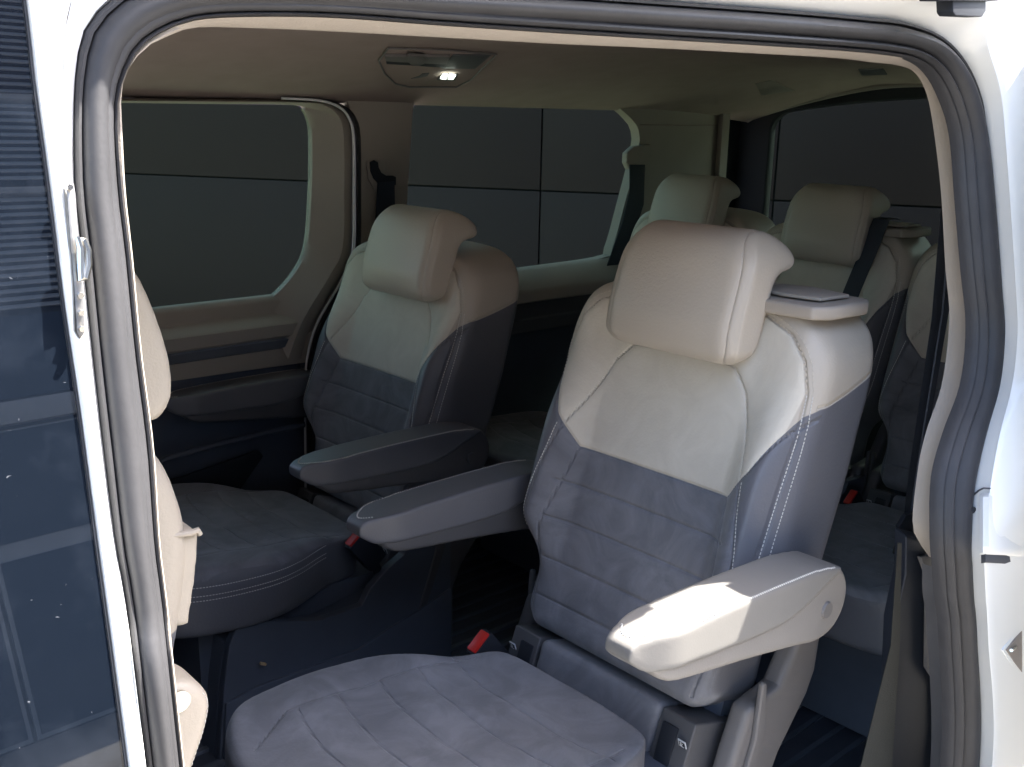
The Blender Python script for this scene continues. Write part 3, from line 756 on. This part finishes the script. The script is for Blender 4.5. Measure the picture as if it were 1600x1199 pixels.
def icon_label(parent, c, yaw, name='child_seat_label'):
    """small white pictogram sticker: a seated figure in a child seat"""
    Rz = Matrix.Rotation(yaw, 3, 'Z') @ Matrix.Rotation(math.radians(-18), 3, 'Y')
    o = box(name, c, (.0015, .014, .017), M['label'], parent, bev=.0006, rot=Rz)
    L = []
    for dy, dz, w_, h_ in ((0, -.0005, .0105, .0125),): L.append((Vector(c) + Rz @ Vector((-.0009, dy, dz)), (.0004, w_, h_), Rz))
    boxes('label_field', L, M['black'], o)
    L = []
    for dy, dz, w_, h_, r_ in ((.0022, .001, .0016, .008, .35), (-.0004, -.003, .006, .0016, .1), (.0002, .0005, .0014, .006, .6), (.0018, .0038, .0026, .0026, 0)):
        L.append((Vector(c) + Rz @ Vector((-.0013, dy, dz)), (.0004, w_, h_), Rz @ Matrix.Rotation(r_, 3, 'X')))
    boxes('pictogram', L, M['label'], o)
    return o

def make_chair(label, arms=True, group='second row captain chairs', outlet=False, shellmat='shellbeige'):
    root = empty('captain_chair' if arms else 'rear_seat', (0, 0, 0), label, 'seat', group)
    b = mk('backrest', BV, BF, M['uph'], root, attrs=BA, angle=80)
    for k in (-1, 1):
        e = EDGE[k]
        low = [BK(y, s, 0) for y, s in e[2:7]]; hi = [BK(y, s, 0) for y, s in e[6:]]
        low2 = [BK(y + k * .0075, s, 0) for y, s in e[2:7]]; hi2 = [BK(y + k * .0075, s + .004, 0) for y, s in e[6:]]
        cr = [BK(k * (y + .0035), s, 0) for y, s in [(.182, .345), (.19, .30), (.203, .24), (.208, .18), (.195, .13)]]
        stitches('stitching', [low, low2, cr], bBV, bdir, M['thread'], b)
        stitches('stitching', [hi, hi2], bBV, bdir, M['beigethread'], b, pitch=.0075, ln=.0055)
    h = mk('headrest', HV, HF, M['uph'], root, attrs=HA, angle=80)
    for k in (-1, 1):
        tube('headrest_post', [Vector((.205, k * .05, .90)), Vector((.215, k * .05, .975))], .0065, M['chrome'], root)
    c = mk('seat_cushion', CV, CF, M['uph'], root, attrs=CA, angle=80)
    for k in (-1, 1):
        ln = [(x, y * k) for x, y in [(-.2, .249), (-.28, .2585), (-.38, .263), (-.46, .254), (-.515, .228)]]
        stitches('stitching', [[Vector((x, k * .4, .334)) for x in (-.50, -.38, -.28, -.17)]], bCV, (0, -k, 0), M['thread'], c)
        # side facing of the cushion: two rows of stitches low on the flank
        stitches('stitching', [[Vector((x, k * .4, z)) for x, z in [(-.50, .318), (-.38, .318), (-.28, .318), (-.17, .318)]], [Vector((x, k * .4, z - .009)) for x, z in [(-.50, .318), (-.38, .318), (-.28, .318), (-.17, .318)]]], bCV, (0, -k, 0), M['thread'], c)
    # lower back piece between the two anchor housings
    V, Fc, NR = soft([BK(y, s, -.002) for y, s in [(-.127, -.20), (.127, -.20), (.130, -.008), (-.130, -.008)]], BK(0, 0, .07) - BK(0, 0, 0), .010, .005, 4)
    mk('back_pad', V, Fc, M['uph'], root, attrs={'beige': [-1] * len(V), 'suede': [1] * len(V), 'seam': [.02] * len(V)})
    # frame behind
    boxes('seat_frame', [(BK(0, .03, .11), (.06, .36, .30), Matrix.Rotation(TH, 3, 'Y')), ((-.22, 0, .17), (.44, .36, .20))], M['plastic'], root)
    for k in (-1, 1):
        sm = M['shell']
        hs = prism('anchor_housing', [BK(k * .132, s, d) for s, d in [(-.01, .0), (-.01, .10), (-.17, .12), (-.20, -.005), (-.10, -.004)]], (0, k * .062, 0), sm, root, bev=.004, seg=3)
        box('anchor_slot', BK(k * .155, -.075, -.002), (.006, .028, .095), M['black'], hs, bev=.002, rot=Matrix.Rotation(TH, 3, 'Y'))
        icon_label(hs, BK(k * .183, -.045, -.004), 0)
    # side shells: cover of the recliner and pedestal
    for k in (-1, 1):
        up = [(.060, .36), (.135, .37), (.175, .43), (.215, .465), (.238, .42), (.232, .36), (.215, .325), (.15, .25), (.125, .20), (.125, .06), (-.02, .06), (.0, .20), (.03, .29)]
        mm = M[shellmat] if k < 0 else M['shell']  # lit shell takes a lighter plastic, shells in shade a darker copy
        sh = prism('side_shell', [Vector((x, k * .205, z)) for x, z in up], (0, k * .034, 0), mm, root, bev=.012, seg=4)
        prism('shell_rib', [Vector((x, k * .238, z)) for x, z in [(.075, .40), (.085, .40), (.095, .31), (.05, .20), (-.0, .08), (-.02, .08), (.028, .20), (.068, .31)]], (0, k * .010, 0), mm, sh, bev=.005, seg=3)
    if arms:
        for k in (-1, 1):
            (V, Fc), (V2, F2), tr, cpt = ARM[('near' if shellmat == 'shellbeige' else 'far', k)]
            lit = k < 0 and shellmat == 'shellbeige'  # lit armrest gets lighter leather and plastic, the shaded ones darker copies
            a = mk('armrest', V, Fc, M['padleather_lit' if lit else 'padleather_shade'], root, angle=60)
            if lit: a['label'] = 'leather armrest on the door side, in lighter colours for the lit side'
            mk('armrest_shell', V2, F2, M['armshell_lit' if lit else 'shell'], a, angle=60)
            edg = [(-.258, -.026 * k), (-.270, -.014 * k), (-.2735, .0), (-.270, .014 * k), (-.258, .026 * k), (-.24, .0335 * k), (-.20, .0345 * k), (-.1, .0345 * k), (.0, .0345 * k), (.11, .0345 * k)]
            stitches('stitching', [[tr(x, y) for x, y in edg]], bvh(V, Fc), (0, 0, -1), M['thread'], a, pitch=.0042, ln=.0028, wd=.0026)
            tube('pivot_button', [cpt - Vector((0, k * .002, 0)), cpt + Vector((0, k * .0035, 0))], [.0125, .011], M['shellbeige' if lit else 'shell'], a, seg=20)
    # buckle on the aisle side
    kb = -1 if shellmat == 'shell' and arms else 1
    bx, by, bz = (-.105, kb * .222, .368) if kb < 0 else (-.068, .198, .322)
    bk = box('belt_buckle', Vector((bx + .012, by, bz - .022)), (.05, .026, .085), M['black'], root, bev=.006, rot=Matrix.Rotation(math.radians(-38), 3, 'Y'))
    box('release_button', Vector((bx - .013, by, bz + .010)), (.040, .020, .012), M['red'], bk, bev=.003, rot=Matrix.Rotation(math.radians(-38), 3, 'Y'))
    tube('buckle_stalk', [Vector((bx + .03, by, bz - .05)), Vector((bx + .05, by, bz - .10)), Vector((bx + .09, by * .9, bz - .16))], .010, M['black'], bk)
    if outlet:
        ob = prism('belt_outlet', [Vector((x, y, .912)) for x, y in [(.175, -.085), (.16, -.13), (.165, -.215), (.19, -.232), (.27, -.238), (.295, -.225), (.30, -.13), (.27, -.085)]], (0, 0, .020), M['beige'], root, bev=.0065, seg=4)
        prism('outlet_lid', [Vector((x, y, .9345)) for x, y in [(.20, -.095), (.19, -.15), (.198, -.205), (.262, -.212), (.280, -.14), (.265, -.095)]], (0, 0, .005), M['beige'], ob, bev=.002, seg=3)
    # base console
    SB = [(-.445, .0), (-.425, .17), (-.41, .25), (-.39, .290), (-.317, .271), (-.22, .238), (-.118, .238), (-.098, .27), (-.06, .298), (-.014, .32), (-.007, .342), (.11, .339), (.112, .08), (.112, .0)]
    bs = prism('seat_base', [Vector((x, -.225, z)) for x, z in SB[:3] + [(-.39, .255), (-.317, .24), (-.2, .22), (-.05, .24), (.11, .25), (.112, .0)]], (0, .43, 0), M['plastic'], root, bev=.006, seg=3)
    if shellmat == 'shellbeige': bs.scale = (1, .78, 1); bs.location = (0, -.02, 0)
    else: prism('base_cover', [Vector((x, -.225, z)) for x, z in SB], (0, -.020, 0), M['plastic'], bs, bev=.003, seg=3)
    if shellmat != 'shellbeige': prism('base_step', [Vector((x, -.245, z)) for x, z in [(-.426, .140), (-.36, .150), (-.132, .148), (-.06, .168), (.02, .185), (.108, .210), (.108, .0), (-.44, .0)]], (0, -.008, 0), M['plastic'], bs, bev=.004)
    return root
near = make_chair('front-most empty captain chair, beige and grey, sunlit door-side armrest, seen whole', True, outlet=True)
near.location = (1.072, .975, .47)
far = make_chair('captain chair beyond the aisle beside the far door, in shade, armrests coloured darker for the shade', True, shellmat='shell')
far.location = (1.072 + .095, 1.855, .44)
for ch in far.children:
    if ch.name.startswith('headrest') and 'post' not in ch.name: ch.location = (.008, -.03, -.014)
    if ch.name.startswith('seat_cushion'): ch.location = (-.022, 0, .022); ch.rotation_euler.y = math.radians(4)
r1 = make_chair('middle seat of the rear row with a black belt over its shoulder', False, 'rear row seats', True, 'shell')
r1.location = (2.17, 1.41, .47); r1.scale = (1, .9, 1)
r2 = copy_tree(r1); r2.location.y = 1.86; r2['label'] = 'rear row seat by the far quarter window, behind the far captain chair'; drop_child(r2, ['belt_outlet'])
r3 = copy_tree(r1); r3.location.y = .96; r3['label'] = 'rear row seat mostly hidden behind the near captain chair and hanging belt'; drop_child(r3, ['belt_outlet'])
# belt of the middle rear seat, running from the shoulder outlet down the backrest
def webb(name, pts, wv, m, parent):
    P = spline(pts, 24); wv = Vector(wv); nn = Vector((-.002, 0, 0))
    rows = [[p - wv for p in P], [p + wv for p in P], [p + wv + nn for p in P], [p - wv + nn for p in P], [p - wv for p in P]]
    V, Fc = strip(rows); return mk(name, V, Fc, m, parent)
webb('shoulder_belt', [(.21, -.165, .95), (.15, -.165, .955), (.125, -.16, .90), (.075, -.145, .78), (.015, -.12, .60), (-.035, -.06, .44), (-.06, .02, .38)], (0, .024, 0), M['belt'], r1)

wl_ = [aY(u, v, 1.02) for u, v in [(1258, 1046), (1280, 1036), (1279, 1066), (1257, 1076)]]
lb = prism('warning_label', wl_, (0, .002, 0), M['label'], van, vo)
boxes('label_print', [((wl_[0] + wl_[1]) / 2 + Vector((0, -.0006, -.006 - .005 * k)), (.012 - .002 * (k % 2), .0006, .0016)) for k in range(4)], M['inlay'], lb)
cp = aY(411, 1038, 1.598)
ch_ = box('wood_chip', (0, 0, 0), (.013, .006, .005), mat('tan_wood', (.45, .33, .18), .7), None, None, bev=.001, rot=Matrix.Rotation(.5, 3, 'Y'))
ch_.location = cp; ch_['label'] = 'tiny tan wood chip stuck on the dark base of the far captain chair'; ch_['category'] = 'wood chip'

# ================================================================ front seat seen past the front pillar
fs = empty('front_seat', (.12, 1.05, .57), 'beige front seat cut off by the front pillar, with a map pocket on its back', 'seat')
def loc(P): return [p - fs.location for p in P]
ysd = .86
hp = [(180, 400), (212, 418), (240, 470), (265, 540), (275, 595), (272, 630), (258, 655), (240, 664), (200, 655), (150, 600), (120, 480)]
V, Fc, NR = soft(loc(spline([aY(u, v, ysd) for u, v in hp + [hp[0]]], 50)[:-1]), (0, .26, 0), .022, .005, 8)
mk('headrest', V, Fc, M['leather'], fs, angle=80)
bp = [(180, 690), (240, 702), (268, 735), (287, 780), (300, 830), (303, 880), (290, 980), (275, 1060), (250, 1180), (225, 1400), (80, 1400), (80, 700)]
V, Fc, NR = soft(loc(spline([aY(u, v, ysd - .02) for u, v in bp + [bp[0]]], 60)[:-1]), (0, .44, 0), .03, .006, 8)
zb = aY(280, 990, ysd - .02).z - fs.location.z
mk('backrest', V, Fc, M['uph'], fs, angle=80, attrs={'beige': [p.z - zb for p in V], 'suede': [-1] * len(V), 'seam': [.02] * len(V)})
pk = [(240, 838), (299, 832), (311, 826), (312, 842), (308, 900), (296, 980), (240, 984)]
V, Fc, NR = soft(loc([aY(u, v, ysd - .012) for u, v in pk]), (0, .36, 0), .004, .004, 3)
mk('map_pocket', V, Fc, M['leather'], fs, angle=80)
tube('pocket_hem', loc([aY(u, v, ysd - .016) for u, v in [(250, 840), (298, 833), (309, 829), (312, 836)]]), .003, M['leather'], fs)
ap = [(262, 1076), (280, 1068), (302, 1069), (322, 1078), (332, 1092), (333, 1112), (325, 1150), (308, 1199), (280, 1290), (200, 1500), (120, 1500), (180, 1250), (225, 1150), (245, 1100)]
V, Fc, NR = soft(loc(spline([aY(u, v, ysd - .09) for u, v in ap + [ap[0]]], 60)[:-1]), (0, .06, 0), .012, .003, 5)
ar = mk('armrest', V, Fc, M['leather'], fs, angle=80)
stitches('stitching', [loc([aY(u, v, ysd - .09) for u, v in [(318, 1085), (326, 1098), (326, 1113), (317, 1150), (301, 1199), (285, 1250)]])], bvh(V, Fc), (0, 1, 0), M['thread'], ar, pitch=.0045, ln=.0034, wd=.0012)
cpt = loc([aY(281, 1098, ysd - .092)])[0]; tube('pivot_button', [cpt, cpt + Vector((0, .006, 0))], .010, M['chrome'], ar, seg=20)
boxes('seat_base', [((.0, .0, .0), (.4, .4, .2))], M['plastic'], fs)

# ================================================================ building across the street, seen mirrored in the front door glass
FY = -9.0
ob = empty('office_building', (3, FY - 2, 0), 'dark office building with louvred blinds, mirrored in the front door glass', 'building')
oo = -ob.location
grey = mat('facade_grey', (.42, .44, .48), .6, var=.06); louv = mat('louvre_metal', (.42, .46, .52), .45, var=.05); dk = mat('dark_cladding', (.03, .036, .05), .4)
box('wall', (3, FY - 2, 4.2), (34, 3.6, 8.4), dk, ob, oo, bev=.02)
box('concrete_band', (3, FY - .14, 3.03), (34, .16, .22), grey, ob, oo, bev=.01)
box('storey_ledge', (3, FY - .14, 5.24), (34, .14, .07), grey, ob, oo, bev=.01)
box('storey_ledge', (3, FY - .14, 6.25), (34, .14, .05), grey, ob, oo, bev=.01)
fcg, ft, fp = newmat('facade_glass'); fp.inputs['IOR'].default_value = 1.25; fp.inputs['Base Color'].default_value = (.035, .055, .09, 1); fp.inputs['Roughness'].default_value = .06
rb_ = Matrix.Rotation(math.radians(35), 3, 'X')
for k in range(17):
    xc = -12 + 1.9 * k + .55
    L = []; z = 4.06
    while z < 8.2:
        if not (5.16 < z < 5.32 or 6.19 < z < 6.30): L.append(((xc, FY - .12, z), (1.84, .012, .052), rb_))
        z += .078
    b_ = boxes('louvre_blind', L, louv, ob, oo)
    f_ = box('window', (xc, FY - .17, 1.45), (1.86, .05, 2.86), grey, ob, oo, bev=.004)
    for zc, h_ in ((.86, 1.6), (2.34, 1.04)): box('pane', (xc, FY - .15, zc), (1.78, .03, h_), fcg, f_, None, bev=0).location = (0, 0, 0)
    box('window_pane', (xc, FY - .17, 3.58), (1.84, .05, .80), fcg, ob, oo, bev=.004)
